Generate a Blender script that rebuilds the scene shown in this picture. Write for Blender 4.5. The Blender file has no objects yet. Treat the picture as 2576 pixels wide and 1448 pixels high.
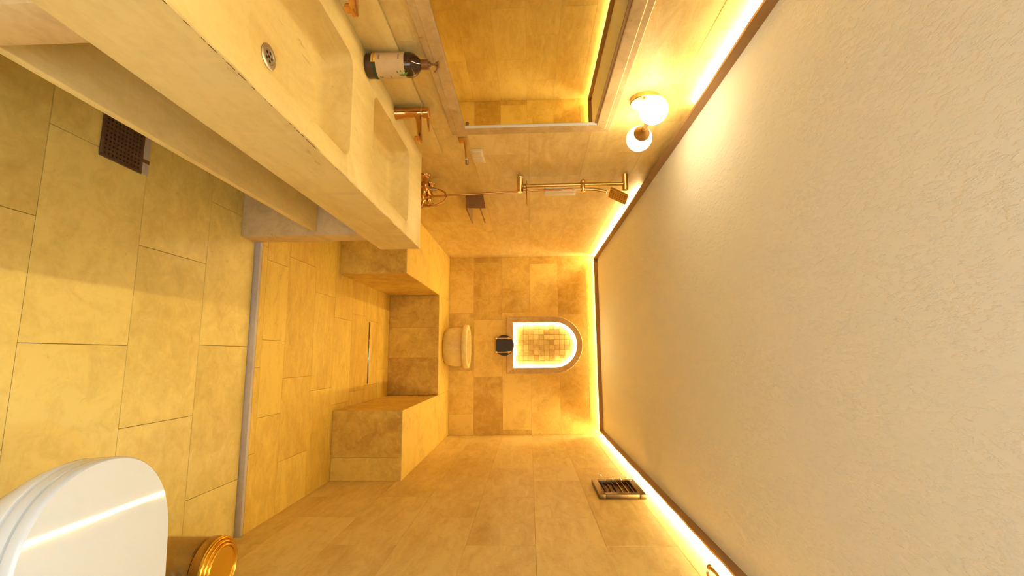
import bpy, bmesh, math, random
from mathutils import Vector, Matrix

random.seed(7)
scene = bpy.context.scene
col = scene.collection
pi = math.pi

# ------------------------------------------------------------------ camera, world, light, exposure
CAM_F, CAM_YAW, CAM_PITCH, CAM_ROLL = 1154.93, -0.1464, -0.0356, -0.0151
CAM_LOC = Vector((0.0, 0.0, 1.5))


def camera_axes(yaw, pitch, roll):
    cy, sy, cp, sp = math.cos(yaw), math.sin(yaw), math.cos(pitch), math.sin(pitch)
    F = Vector((sy * cp, cy * cp, sp))
    R = Vector((cy, -sy, 0))
    U = R.cross(F)
    c, s = math.cos(roll), math.sin(roll)
    return c * R + s * U, -s * R + c * U, F


R_, U_, F_ = camera_axes(CAM_YAW, CAM_PITCH, CAM_ROLL)
cam_data = bpy.data.cameras.new('camera')
cam = bpy.data.objects.new('camera', cam_data)
col.objects.link(cam)
X_, Y_, Z_ = U_, -R_, -F_            # the phone was held upright: the file lies on its side
cam.matrix_world = Matrix(((X_.x, Y_.x, Z_.x, CAM_LOC.x), (X_.y, Y_.y, Z_.y, CAM_LOC.y),
                           (X_.z, Y_.z, Z_.z, CAM_LOC.z), (0, 0, 0, 1)))
cam_data.sensor_fit = 'HORIZONTAL'
cam_data.sensor_width = 36.0
cam_data.lens = CAM_F / 2576.0 * 36.0
cam_data.clip_start = 0.02
scene.camera = cam

scene.view_settings.view_transform = 'Standard'
scene.view_settings.look = 'None'
scene.view_settings.gamma = 1.0
scene.view_settings.use_curve_mapping = False
scene.view_settings.exposure = 0.55
scene.cycles.use_denoising = True
scene.cycles.use_auto_tile = False
scene.cycles.time_limit = 1150.0
scene.cycles.max_bounces = 7
scene.cycles.diffuse_bounces = 4
scene.cycles.glossy_bounces = 4
scene.cycles.transmission_bounces = 2
scene.cycles.transparent_max_bounces = 6
scene.cycles.use_adaptive_sampling = True
scene.cycles.adaptive_threshold = 0.10
scene.cycles.adaptive_min_samples = 16
scene.cycles.caustics_reflective = False
scene.cycles.caustics_refractive = False
scene.cycles.sample_clamp_indirect = 8.0

world = bpy.data.worlds.new('daylight')
scene.world = world
world.use_nodes = True
world.node_tree.nodes['Background'].inputs[0].default_value = (0.88, 0.95, 1.0, 1)
world.node_tree.nodes['Background'].inputs[1].default_value = 2.6

LED_COL, LED_STR = (1.0, 0.765, 0.36), 80.0
NICHE_STR = 26.0
GLOBE_COL, GLOBE_STR = (1.0, 0.80, 0.46), 13.0

# daylight enters through the open doorway behind the camera (portal only guides sampling)
portal = bpy.data.lights.new('doorway_daylight', 'AREA')
portal.shape = 'RECTANGLE'
portal.size, portal.size_y = 0.95, 2.05
portal.cycles.is_portal = True
po = bpy.data.objects.new('doorway_daylight', portal)
po.location = (0.12, -0.5, 1.03)
po.rotation_euler = (pi / 2, 0, pi)
col.objects.link(po)

# ------------------------------------------------------------------ room dimensions
XL, XR, YB, YN = -1.172, 0.891, 5.412, -0.5
ZC, ZFB = 2.320, 2.277
ZS = 0.030          # shower floor
ZB = 0.5585         # bench top
ZV = 0.890          # basin slab top
YT = 2.418          # threshold
TH = 0.012          # tile thickness


# ------------------------------------------------------------------ materials
def nt(name):
    m = bpy.data.materials.new(name)
    m.use_nodes = True
    t = m.node_tree
    return m, t, t.nodes['Principled BSDF']


def simple(name, colr, rough=0.5, metal=0.0, **kw):
    m, t, b = nt(name)
    n = t.nodes.new('ShaderNodeTexNoise')
    n.inputs['Scale'].default_value = kw.pop('scale', 60)
    n.inputs['Detail'].default_value = 1
    tc = t.nodes.new('ShaderNodeTexCoord')
    t.links.new(tc.outputs['Object'], n.inputs['Vector'])
    mx = t.nodes.new('ShaderNodeMix')
    mx.data_type = 'RGBA'
    var = kw.pop('var', 0.08)
    mx.inputs[6].default_value = (*[c * (1 - var) for c in colr], 1)
    mx.inputs[7].default_value = (*[min(1, c * (1 + var)) for c in colr], 1)
    t.links.new(n.outputs['Fac'], mx.inputs[0])
    t.links.new(mx.outputs[2], b.inputs['Base Color'])
    b.inputs['Roughness'].default_value = rough
    b.inputs['Metallic'].default_value = metal
    bump = kw.pop('bump', 0)
    if bump:
        bp = t.nodes.new('ShaderNodeBump')
        bp.inputs['Strength'].default_value = bump
        bp.inputs['Distance'].default_value = 0.002
        t.links.new(n.outputs['Fac'], bp.inputs['Height'])
        t.links.new(bp.outputs[0], b.inputs['Normal'])
    for k, v in kw.items():
        b.inputs[k.replace('_', ' ')].default_value = v
    return m


def travertine(name, light, dark, stretch=(1, 1, 1), rough=0.5, cloud=2.6, pit=0.0, coat=0.0):
    """Honed travertine: clouds, stretched veins, fine pits; every piece gets its own tone and its own cut."""
    m, t, b = nt(name)
    L = t.links.new
    tc = t.nodes.new('ShaderNodeTexCoord')
    oi = t.nodes.new('ShaderNodeObjectInfo')
    off = t.nodes.new('ShaderNodeVectorMath'); off.operation = 'MULTIPLY_ADD'
    cmb = t.nodes.new('ShaderNodeCombineXYZ')
    for i in range(3):
        L(oi.outputs['Random'], cmb.inputs[i])
    off.inputs[1].default_value = (37.0, 53.0, 71.0)
    L(cmb.outputs[0], off.inputs[0])
    L(tc.outputs['Object'], off.inputs[2])
    mp = t.nodes.new('ShaderNodeMapping')
    mp.inputs['Scale'].default_value = stretch
    L(off.outputs[0], mp.inputs['Vector'])

    def noise(scale, detail, rgh, dist=0.0, src=mp):
        n = t.nodes.new('ShaderNodeTexNoise')
        n.inputs['Scale'].default_value = scale
        n.inputs['Detail'].default_value = detail
        n.inputs['Roughness'].default_value = rgh
        n.inputs['Distortion'].default_value = dist
        L(src.outputs[0], n.inputs['Vector'])
        return n
    big = noise(cloud, 3, 0.55, 0.8)
    vein = noise(cloud * 4.5, 4, 0.66, 0.9)
    fine = noise(55, 2, 0.7, 0.0, off)
    at = t.nodes.new('ShaderNodeAttribute'); at.attribute_type = 'OBJECT'; at.attribute_name = 'tone'

    def math_(op, a, bb, c=None):
        n = t.nodes.new('ShaderNodeMath'); n.operation = op
        for i, v in enumerate((a, bb, c)):
            if v is None:
                continue
            if isinstance(v, (int, float)):
                n.inputs[i].default_value = v
            else:
                L(v, n.inputs[i])
        return n.outputs[0]
    s = math_('MULTIPLY', big.outputs['Fac'], 0.55)
    s = math_('MULTIPLY_ADD', vein.outputs['Fac'], 0.62, s)
    s = math_('MULTIPLY_ADD', fine.outputs['Fac'], 0.22, s)
    s = math_('SUBTRACT', s, 0.70)
    s = math_('MULTIPLY_ADD', s, 2.5, 0.36)
    s = math_('SUBTRACT', s, math_('MULTIPLY', at.outputs['Fac'], 0.62))
    cl = t.nodes.new('ShaderNodeClamp'); L(s, cl.inputs[0])
    mx = t.nodes.new('ShaderNodeMix'); mx.data_type = 'RGBA'
    mx.inputs[6].default_value = (*light, 1)
    mx.inputs[7].default_value = (*dark, 1)
    L(cl.outputs[0], mx.inputs[0])
    out = mx.outputs[2]
    if pit:
        pn = noise(26, 3, 0.5, 0.6)
        rp = t.nodes.new('ShaderNodeMapRange')
        rp.inputs['From Min'].default_value = 0.70
        rp.inputs['From Max'].default_value = 0.78
        L(pn.outputs['Fac'], rp.inputs[0])
        m2 = t.nodes.new('ShaderNodeMix'); m2.data_type = 'RGBA'
        m2.inputs[7].default_value = (0.20, 0.115, 0.06, 1)
        L(math_('MULTIPLY', rp.outputs[0], pit), m2.inputs[0])
        L(out, m2.inputs[6])
        out = m2.outputs[2]
    L(out, b.inputs['Base Color'])
    b.inputs['Roughness'].default_value = rough
    b.inputs['Specular IOR Level'].default_value = 0.35
    b.inputs['Coat Weight'].default_value = coat
    b.inputs['Coat Roughness'].default_value = 0.25
    bp = t.nodes.new('ShaderNodeBump')
    bp.inputs['Strength'].default_value = 0.18
    bp.inputs['Distance'].default_value = 0.004
    L(vein.outputs['Fac'], bp.inputs['Height'])
    L(bp.outputs[0], b.inputs['Normal'])
    return m


TL, TD = (0.82, 0.585, 0.150), (0.53, 0.315, 0.055)
M = {}
M['wall_y'] = travertine('travertine_side_wall', (0.86, 0.685, 0.30), (0.62, 0.415, 0.135), (1, 0.45, 1.5))
M['wall_x'] = travertine('travertine_back_wall', TL, TD, (0.9, 1, 0.9))
M['floor'] = travertine('travertine_floor', (0.79, 0.635, 0.215), (0.58, 0.43, 0.12), (1, 1, 1), rough=0.34, pit=0.25)
M['shower'] = travertine('travertine_shower_floor', (0.77, 0.55, 0.105), (0.53, 0.315, 0.048), (0.6, 1.5, 1), rough=0.45, pit=0.6)
M['bench'] = travertine('travertine_bench', (0.78, 0.55, 0.115), (0.48, 0.275, 0.048), (1, 1, 1), rough=0.55)
M['slab'] = travertine('travertine_basin_stone', (0.84, 0.68, 0.31), (0.68, 0.50, 0.19), (1.5, 0.35, 1.5), rough=0.42, pit=0.35)
M['frame'] = travertine('travertine_frame_stone', (0.70, 0.52, 0.265), (0.44, 0.29, 0.125), (1, 0.7, 1), rough=0.6, pit=0.9)
M['riser'] = travertine('grey_threshold_stone', (0.58, 0.52, 0.50), (0.40, 0.34, 0.32), (0.5, 1, 1), rough=0.45)
M['mosaic'] = travertine('mosaic_stone', (0.75, 0.59, 0.24), (0.42, 0.28, 0.08), (1, 1, 1), rough=0.6)
M['grout'] = simple('grout', (0.46, 0.33, 0.12), 0.9, bump=0.2)
M['fascia'] = simple('brown_cove_profile', (0.30, 0.165, 0.065), 0.55)
M['brass'] = simple('brushed_brass', (0.66, 0.46, 0.17), 0.28, 1.0)
M['copper'] = simple('polished_copper_brass', (0.66, 0.36, 0.13), 0.17, 1.0)
M['bronze'] = simple('dark_bronze', (0.26, 0.14, 0.065), 0.45, 0.6)
M['black'] = simple('black_iron', (0.035, 0.030, 0.032), 0.5, 0.3)
M['steel'] = simple('worn_steel', (0.52, 0.46, 0.40), 0.35, 1.0)
M['chrome'] = simple('chrome', (0.85, 0.85, 0.85), 0.12, 1.0)
M['satin'] = simple('satin_aluminium', (0.80, 0.84, 0.90), 0.35, 0.35, var=0.02)
M['capbrass'] = simple('aged_brass', (0.42, 0.24, 0.08), 0.38, 0.9)
M['grate'] = simple('tarnished_grate_metal', (0.15, 0.095, 0.062), 0.5, 0.55, var=0.3)
M['dark'] = simple('dark_void', (0.012, 0.010, 0.009), 0.9)
M['ceramic'] = simple('white_ceramic', (0.78, 0.83, 0.88), 0.07, var=0.01)
M['lid'] = simple('cool_tinted_lid_plastic', (0.72, 0.78, 0.84), 0.04, var=0.01)  # white plastic with the bluish cast of cool light put into its colour
M['cream'] = simple('cream_plastic', (0.85, 0.74, 0.52), 0.4, var=0.02)
M['white'] = simple('white_plastic', (0.82, 0.80, 0.82), 0.4, var=0.02)
M['ventmetal'] = simple('bronze_vent_metal', (0.17, 0.105, 0.045), 0.40, 0.85, var=0.12)
M['goldlid'] = simple('gold_lacquer', (0.88, 0.58, 0.09), 0.24, 1.0, var=0.03)
M['binbody'] = simple('brushed_antique_brass', (0.46, 0.27, 0.085), 0.34, 1.0, var=0.15)
M['bottle'] = simple('amber_bottle_plastic', (0.035, 0.012, 0.006), 0.12, Coat_Weight=0.4)
M['pump'] = simple('brown_pump_plastic', (0.20, 0.085, 0.025), 0.3)
M['label'] = simple('kraft_label_paper', (0.62, 0.47, 0.28), 0.6)
M['label_green'] = simple('dark_green_print', (0.02, 0.05, 0.02), 0.6)
M['leaf'] = simple('leaf_green_print', (0.10, 0.24, 0.04), 0.6)
M['label_yellow'] = simple('yellow_print', (0.85, 0.50, 0.05), 0.6)
M['print'] = simple('brown_print', (0.30, 0.19, 0.10), 0.6)

m, t, b = nt('mirror_glass')
b.inputs['Metallic'].default_value = 1.0
b.inputs['Roughness'].default_value = 0.012
mn = t.nodes.new('ShaderNodeTexNoise'); mn.inputs['Scale'].default_value = 3.0
mm = t.nodes.new('ShaderNodeMix'); mm.data_type = 'RGBA'
mm.inputs[6].default_value = (0.74, 0.76, 0.60, 1); mm.inputs[7].default_value = (0.78, 0.79, 0.65, 1)
t.links.new(mn.outputs['Fac'], mm.inputs[0]); t.links.new(mm.outputs[2], b.inputs['Base Color'])
M['mirror'] = m

# trowelled plaster ceiling
m, t, b = nt('trowelled_plaster')
L = t.links.new
tc = t.nodes.new('ShaderNodeTexCoord')
mp = t.nodes.new('ShaderNodeMapping'); mp.inputs['Scale'].default_value = (1.5, 0.75, 1.0); mp.inputs['Rotation'].default_value = (0, 0, 0.75)
L(tc.outputs['Object'], mp.inputs[0])
n1 = t.nodes.new('ShaderNodeTexNoise'); n1.inputs['Scale'].default_value = 48; n1.inputs['Detail'].default_value = 4
n1.inputs['Roughness'].default_value = 0.62; n1.inputs['Distortion'].default_value = 0.15
L(mp.outputs[0], n1.inputs['Vector'])
rm = t.nodes.new('ShaderNodeMapRange'); rm.inputs['From Min'].default_value = 0.47; rm.inputs['From Max'].default_value = 0.64
L(n1.outputs['Fac'], rm.inputs[0])
n2 = t.nodes.new('ShaderNodeTexNoise'); n2.inputs['Scale'].default_value = 4; n2.inputs['Detail'].default_value = 3
L(mp.outputs[0], n2.inputs['Vector'])
mul = t.nodes.new('ShaderNodeMath'); mul.operation = 'MULTIPLY'
L(rm.outputs[0], mul.inputs[0]); L(n2.outputs['Fac'], mul.inputs[1])
bp = t.nodes.new('ShaderNodeBump'); bp.inputs['Strength'].default_value = 0.6; bp.inputs['Distance'].default_value = 0.005
L(mul.outputs[0], bp.inputs['Height']); L(bp.outputs[0], b.inputs['Normal'])
mx = t.nodes.new('ShaderNodeMix'); mx.data_type = 'RGBA'
mx.inputs[6].default_value = (0.83, 0.83, 0.785, 1); mx.inputs[7].default_value = (0.88, 0.88, 0.84, 1)
L(n2.outputs['Fac'], mx.inputs[0]); L(mx.outputs[2], b.inputs['Base Color'])
b.inputs['Roughness'].default_value = 0.85
M['ceiling'] = m


def emission(name, colr, strength):
    m = bpy.data.materials.new(name)
    m.use_nodes = True
    t = m.node_tree
    t.nodes.remove(t.nodes['Principled BSDF'])
    e = t.nodes.new('ShaderNodeEmission')
    e.inputs[0].default_value = (*colr, 1)
    e.inputs[1].default_value = strength
    t.links.new(e.outputs[0], t.nodes['Material Output'].inputs[0])
    return m


M['led'] = emission('warm_led', LED_COL, LED_STR)
M['niche_led'] = emission('warm_niche_led', LED_COL, NICHE_STR)
M['globe'] = emission('lit_opal_globe', GLOBE_COL, GLOBE_STR)

# thin crumpled cling film
m, t, b = nt('clear_film')
out = t.nodes['Material Output']
tr = t.nodes.new('ShaderNodeBsdfTransparent')
gl = t.nodes.new('ShaderNodeBsdfGlossy'); gl.inputs['Roughness'].default_value = 0.12
ms = t.nodes.new('ShaderNodeMixShader')
fn = t.nodes.new('ShaderNodeTexNoise'); fn.inputs['Scale'].default_value = 30
fr = t.nodes.new('ShaderNodeMapRange'); fr.inputs['To Min'].default_value = 0.06; fr.inputs['To Max'].default_value = 0.30
t.links.new(fn.outputs['Fac'], fr.inputs[0]); t.links.new(fr.outputs[0], ms.inputs[0])
t.links.new(tr.outputs[0], ms.inputs[1]); t.links.new(gl.outputs[0], ms.inputs[2])
t.links.new(ms.outputs[0], out.inputs[0])
M['film'] = m


# ------------------------------------------------------------------ mesh helpers
class MB:
    def __init__(self):
        self.v, self.f = [], []

    def add(self, verts, faces):
        o = len(self.v)
        self.v += [tuple(p) for p in verts]
        self.f += [tuple(i + o for i in f) for f in faces]
        return self

    def box(self, x0, x1, y0, y1, z0, z1):
        v = [(x, y, z) for x in (x0, x1) for y in (y0, y1) for z in (z0, z1)]
        return self.add(v, [(0, 1, 3, 2), (4, 6, 7, 5), (0, 4, 5, 1), (2, 3, 7, 6), (0, 2, 6, 4), (1, 5, 7, 3)])

    def rings(self, rings, cap0=True, cap1=True, closed=True):
        """Loft through equally long loops of points."""
        n = len(rings[0])
        v = [p for r in rings for p in r]
        f = []
        for k in range(len(rings) - 1):
            for i in range(n if closed else n - 1):
                j = (i + 1) % n
                f.append((k * n + i, k * n + j, (k + 1) * n + j, (k + 1) * n + i))
        if cap0:
            f.append(tuple(reversed(range(n))))
        if cap1:
            f.append(tuple((len(rings) - 1) * n + i for i in range(n)))
        return self.add(v, f)

    def lathe(self, o, prof, axis=(0, 0, 1), n=32, cap0=True, cap1=True):
        """prof: (radius, height along axis) pairs."""
        a = Vector(axis).normalized()
        u = a.orthogonal().normalized()
        w = a.cross(u)
        o = Vector(o)
        rg = []
        for r, h in prof:
            r = max(r, 1e-5)
            rg.append([o + a * h + (u * math.cos(2 * pi * i / n) + w * math.sin(2 * pi * i / n)) * r for i in range(n)])
        return self.rings(rg, cap0, cap1)

    def cyl(self, p0, p1, r0, r1=None, n=20):
        p0, p1 = Vector(p0), Vector(p1)
        d = p1 - p0
        return self.lathe(p0, [(r0, 0), (r0 if r1 is None else r1, d.length)], d, n)

    def tube(self, pts, r, n=12):
        pts = [Vector(p) for p in pts]
        rg = []
        up = None
        for i, p in enumerate(pts):
            d = (pts[min(i + 1, len(pts) - 1)] - pts[max(i - 1, 0)]).normalized()
            if up is None:
                up = d.orthogonal().normalized()
            up = (up - d * up.dot(d)).normalized()
            w = d.cross(up)
            rr = r[i] if isinstance(r, (list, tuple)) else r
            rg.append([p + (up * math.cos(2 * pi * k / n) + w * math.sin(2 * pi * k / n)) * rr for k in range(n)])
        return self.rings(rg)

    def sphere(self, c, r, n=24, m=14, sc=(1, 1, 1)):
        c = Vector(c)
        rg = []
        for j in range(m + 1):
            th = pi * j / m
            rr = max(r * math.sin(th), 1e-5)
            rg.append([(c.x + rr * math.cos(2 * pi * i / n) * sc[0], c.y + rr * math.sin(2 * pi * i / n) * sc[1],
                        c.z - r * math.cos(th) * sc[2]) for i in range(n)])
        return self.rings(rg)

    def prism(self, poly, d):
        """Extrude a planar polygon (3D points) by vector d."""
        d = Vector(d)
        return self.rings([[Vector(p) for p in poly], [Vector(p) + d for p in poly]])

    def build(self, name, mat, parent=None, bevel=0.0, seg=2, smooth=None, label=None):
        me = bpy.data.meshes.new(name)
        loc = Vector((0, 0, 0))
        top = parent
        while top is not None:
            loc += top.location
            top = top.parent
        me.from_pydata([Vector(p) - loc for p in self.v], [], self.f)
        bm = bmesh.new()
        bm.from_mesh(me)
        bmesh.ops.remove_doubles(bm, verts=bm.verts, dist=1e-6)
        bmesh.ops.recalc_face_normals(bm, faces=bm.faces)
        if bevel:
            ed = [e for e in bm.edges if len(e.link_faces) == 2 and e.calc_face_angle(0) > 0.5]
            bmesh.ops.bevel(bm, geom=ed, offset=bevel, segments=seg, affect='EDGES', profile=0.5, clamp_overlap=True)
        bm.to_mesh(me)
        bm.free()
        if smooth is None:
            smooth = True
        if smooth:
            for p in me.polygons:
                p.use_smooth = True
            me.set_sharp_from_angle(angle=math.radians(38))
        o = bpy.data.objects.new(name, me)
        col.objects.link(o)
        me.materials.append(mat)
        if parent:
            o.parent = parent
        if label:
            o['label'] = label
        return o


def tag(o, label, cat=None, group=None, kind=None):
    o['label'] = label
    if cat:
        o['category'] = cat
    if group:
        o['group'] = group
    if kind:
        o['kind'] = kind
    return o


def thing(name, loc, label, cat, group=None):
    o = bpy.data.objects.new(name, None)
    o.empty_display_size = 0.05
    o.location = loc
    col.objects.link(o)
    return tag(o, label, cat, group)


def structure(name, mb, mat, label, bevel=0.0):
    o = mb.build(name, mat, bevel=bevel)
    o['kind'] = 'structure'
    o['label'] = label
    return o


def rbox(x0, x1, y0, y1, z0, z1):
    return MB().box(x0, x1, y0, y1, z0, z1)


# ------------------------------------------------------------------ tiles
tile_cache = {}
AX = {'x+': (Vector((0, 1, 0)), Vector((0, 0, 1)), Vector((1, 0, 0))),
      'x-': (Vector((0, 1, 0)), Vector((0, 0, 1)), Vector((-1, 0, 0))),
      'y-': (Vector((1, 0, 0)), Vector((0, 0, 1)), Vector((0, -1, 0))),
      'z+': (Vector((1, 0, 0)), Vector((0, 1, 0)), Vector((0, 0, 1)))}


def tile_mesh(name, ax, w, h, th, ch, mat):
    key = (ax, round(w, 4), round(h, 4), th, ch, mat.name)
    if key in tile_cache:
        return tile_cache[key]
    U, V, N = AX[ax]
    vs = []
    for (dw, dn) in ((0, -th), (0, -ch), (ch, 0)):
        for su, sv in ((-1, -1), (1, -1), (1, 1), (-1, 1)):
            vs.append(U * su * (w / 2 - dw) + V * sv * (h / 2 - dw) + N * dn)
    f = [(8, 9, 10, 11)]
    for k in (0, 4):
        for i in range(4):
            j = (i + 1) % 4
            f.append((k + i, k + j, k + 4 + j, k + 4 + i))
    me = bpy.data.meshes.new(name)
    me.from_pydata(vs, [], f)
    bm = bmesh.new(); bm.from_mesh(me)
    bmesh.ops.recalc_face_normals(bm, faces=bm.faces)
    # open shell: make sure the face looks along N
    fc = max(bm.faces, key=lambda q: q.calc_center_median().dot(N))
    if fc.normal.dot(N) < 0:
        bmesh.ops.reverse_faces(bm, faces=bm.faces)
    bm.to_mesh(me); bm.free()
    me.materials.append(mat)
    tile_cache[key] = me
    return me


def tile(parent, name, ax, org, u0, u1, v0, v1, mat, tone=None, gap=0.0014, th=TH, ch=0.0012, proud=0.0):
    """org: a point on the finished face with u=v=0."""
    U, V, N = AX[ax]
    if u1 - u0 < 0.012 or v1 - v0 < 0.012:
        return None
    me = tile_mesh(name, ax, u1 - u0 - gap, v1 - v0 - gap, th, ch, mat)
    o = bpy.data.objects.new(name, me)
    base = Vector((0, 0, 0))
    p = parent
    while p is not None:
        base += p.location
        p = p.parent
    o.location = Vector(org) + U * (u0 + u1) / 2 + V * (v0 + v1) / 2 + N * (proud + random.uniform(-0.0004, 0.0004)) - base
    o.parent = parent
    o['tone'] = random.uniform(-0.35, 0.35) if tone is None else tone
    col.objects.link(o)
    return o


ROWS = [0.0, 0.184, 0.517, 0.850, 1.183, 1.516, 1.848, 2.180, ZC]


def stagger(u0, u1, first, length):
    """joint positions between u0 and u1, passing through `first`."""
    k = math.ceil((u0 - first) / length)
    js = [u0]
    while first + k * length < u1 - 0.03:
        if first + k * length > u0 + 0.03:
            js.append(first + k * length)
        k += 1
    return js + [u1]


# ------------------------------------------------------------------ the setting
wl = structure('wall_left', rbox(XL - 0.12, XL - TH, YN - 0.1, YB + 0.2, -0.05, ZC + 0.1), M['grout'],
               'travertine tiled wall with the basins, mirror and shower')
wr = structure('wall_right', rbox(XR + TH, XR + 0.12, YN - 0.1, YB + 0.2, -0.05, ZC + 0.1), M['grout'],
               'travertine tiled wall behind the toilet and vent')
for r in range(len(ROWS) - 1):
    js = stagger(YN, YB, 2.56 + (0.335 if r % 2 else 0), 0.67)
    for a, c in zip(js[:-1], js[1:]):
        tile(wl, 'tile', 'x+', (XL, 0, 0), a, c, ROWS[r], ROWS[r + 1], M['wall_y'], tone=random.uniform(-0.12, 0.18), gap=0.0006, ch=0.0005)
    js = stagger(YN, YB, 2.71 + (0.0 if r % 2 else 0.38), 0.757)
    for a, c in zip(js[:-1], js[1:]):
        tile(wr, 'tile', 'x-', (XR, 0, 0), a, c, ROWS[r], ROWS[r + 1], M['wall_y'], tone=random.uniform(-0.2, 0.3), gap=0.0008, ch=0.0006)

wb = structure('wall_back', rbox(XL - 0.12, XR + 0.12, YB + 0.11, YB + 0.2, -0.05, ZC + 0.1), M['grout'],
               'travertine tiled end wall with the arched niche')
# niche outline
NX, NHW, NZ0, NZS = -0.122, 0.264, 1.312, 1.79


def arch(hw, z0, y, n=24):
    p = [(NX - hw, y, z0), (NX + hw, y, z0)]
    return p + [(NX + hw * math.cos(pi * i / n), y, NZS + hw * math.sin(pi * i / n)) for i in range(n + 1)]


cut = bpy.data.objects.new('cutter', bpy.data.meshes.new('cutter'))
tmp = MB().prism(arch(NHW + 0.018, NZ0 - 0.018, YB - 0.1), (0, 0.3, 0)).build('cutter', M['grout'])
back = [  # z rows with joints in X and a tone for every tile (positive: lighter)
    (ZB, 0.850, [XL, -1.02, -0.502, 0.168, 0.66, XR], [0.0, 0.25, -0.1, 0.2, 0.25]),
    (0.850, 1.183, [XL, -1.11, -0.423, 0.238, XR], [-0.9, -0.30, 0.45, -0.85]),
    (1.183, 1.516, [XL, -0.507, 0.173, 0.834, XR], [-0.25, 0.25, 0.4, -0.5]),
    (1.516, 1.848, [XL, -1.085, -0.445, 0.20, XR], [-0.6, 0.4, 0.1, 0.3]),
    (1.848, 2.180, [XL, -0.475, 0.224, XR], [-0.5, 0.0, -0.35]),
    (2.180, ZC, [XL, -1.0, -0.33, 0.34, XR], [0.2, 0.3, 0.15, 0.25])]
hit = []
for z0, z1, js, tones in back:
    for a, c, tn in zip(js[:-1], js[1:], tones):
        o = tile(wb, 'tile', 'y-', (0, YB, 0), a, c, z0, z1, M['wall_x'], tone=tn, gap=0.001, ch=0.0008)
        if o and a < NX + 0.3 and c > NX - 0.3 and z1 > 1.28 and z0 < 2.08:
            hit.append(o)
bpy.context.view_layer.update()
for o in hit:                                   # cut the arched opening through the tiles around it
    o.data = o.data.copy()
    md = o.modifiers.new('cut', 'BOOLEAN'); md.operation = 'DIFFERENCE'; md.object = tmp; md.solver = 'EXACT'
dg = bpy.context.evaluated_depsgraph_get()
new = [(o, bpy.data.meshes.new_from_object(o.evaluated_get(dg))) for o in hit]
for o, me in new:
    o.modifiers.clear()
    if len(me.polygons):
        o.data = me
    else:
        bpy.data.objects.remove(o)
bpy.data.objects.remove(tmp)
bpy.data.objects.remove(cut)

# near wall with the open doorway (behind the camera)
nw = MB()
nw.box(XL - 0.12, -0.36, YN - 0.1, YN, 0, ZC).box(0.60, XR + 0.12, YN - 0.1, YN, 0, ZC).box(-0.36, 0.60, YN - 0.1, YN, 2.06, ZC)
structure('wall_near', nw, M['wall_x'], 'wall with the doorway the picture is taken from')

# floors
fl = structure('floor', rbox(XL, XR, YN - 0.1, YT, -0.10, -TH), M['grout'], 'pale travertine floor before the shower')
frows = [YN, -0.19, 0.182, 0.555, 0.928, 1.301, 1.675, 2.048, YT - 0.006]
fj = {4: [-0.437, 0.25], 3: [-0.05, 0.62], 5: [-0.74, -0.052, 0.63], 6: [-1.10, -0.437, 0.25], 7: [-0.74, -0.062, 0.61]}
ft = {(5, 1): 0.25, (5, 2): 0.3, (6, 2): 0.0, (6, 3): 0.1, (7, 2): -0.1, (7, 1): 0.1, (4, 1): 0.15, (4, 0): -0.25, (6, 1): 0.0}
for r in range(len(frows) - 1):
    js = [XL] + fj.get(r, [-0.437, 0.25] if r % 2 == 0 else [-0.74, -0.05, 0.62]) + [XR]
    for i in range(len(js) - 1):
        tile(fl, 'tile', 'z+', (0, 0, 0), js[i], js[i + 1], frows[r], frows[r + 1], M['floor'], tone=ft.get((r, i), random.uniform(-0.1, 0.15)), gap=0.0016, ch=0.001)
sf = structure('shower_floor', rbox(XL, XR, YT + 0.012, YB, -0.10, ZS - TH), M['grout'], 'raised travertine floor of the shower')
srows = [YT + 0.02, 2.49, 2.73, 3.09, 3.42, 3.76, 4.10, 4.45, 4.79]
sj = [[-0.62, 0.05, 0.5], [-0.55, -0.1, 0.32], [-0.62, 0.12, 0.60], [-0.45, 0.22], [-0.3, 0.35], [-0.36, 0.28], [-0.33, 0.25], [-0.48, 0.12]]
for r in range(len(srows) - 1):
    js = [XL] + sj[r] + [XR]
    for i in range(len(js) - 1):
        tn = random.uniform(-0.25, 0.3)
        if r == 1:
            tn = 0.45 if i in (1, 2) else 0.1
        tile(sf, 'tile', 'z+', (0, 0, ZS), js[i], js[i + 1], srows[r], srows[r + 1], M['shower'], tone=tn, gap=0.0016, ch=0.0008)
structure('trim_1', rbox(XL, XR, YT - 0.004, YT + 0.020, -0.02, ZS + 0.001), M['riser'],
          'grey stone edging strip at the step up to the shower', bevel=0.004)

# ceiling with its brown cove profile
structure('ceiling', rbox(XL - 0.12, XR + 0.12, YN - 0.1, YB + 0.2, ZC, ZC + 0.1), M['ceiling'], 'cream trowelled plaster ceiling')
G = 0.05


def fascia(n, a, b, nrm, lab):
    """profile with a slightly uneven lower edge from a to b; nrm points into the room."""
    a, b, nrm = Vector(a), Vector(b), Vector(nrm)
    k = max(12, int((b - a).length / 0.12))
    rg = []
    for i in range(k + 1):
        p = a.lerp(b, i / k)
        z0 = ZFB + random.uniform(-0.0022, 0.0022)
        q = p - nrm * 0.012
        rg.append([(p.x, p.y, z0), (p.x, p.y, ZC + 0.002), (q.x, q.y, ZC + 0.002), (q.x, q.y, z0)])
    structure('trim_%d' % n, MB().rings(rg), M['fascia'], lab)


fascia(2, (XL + G, YN, 0), (XL + G, YB - G, 0), (1, 0, 0), 'brown cove profile under the ceiling above the basins')
fascia(3, (XL + G - 0.012, YB - G, 0), (XR - G + 0.012, YB - G, 0), (0, -1, 0), 'brown cove profile under the ceiling at the niche wall')
fascia(4, (XR - G, YN, 0), (XR - G, YB - G, 0), (-1, 0, 0), 'brown cove profile under the ceiling above the vent')


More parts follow.
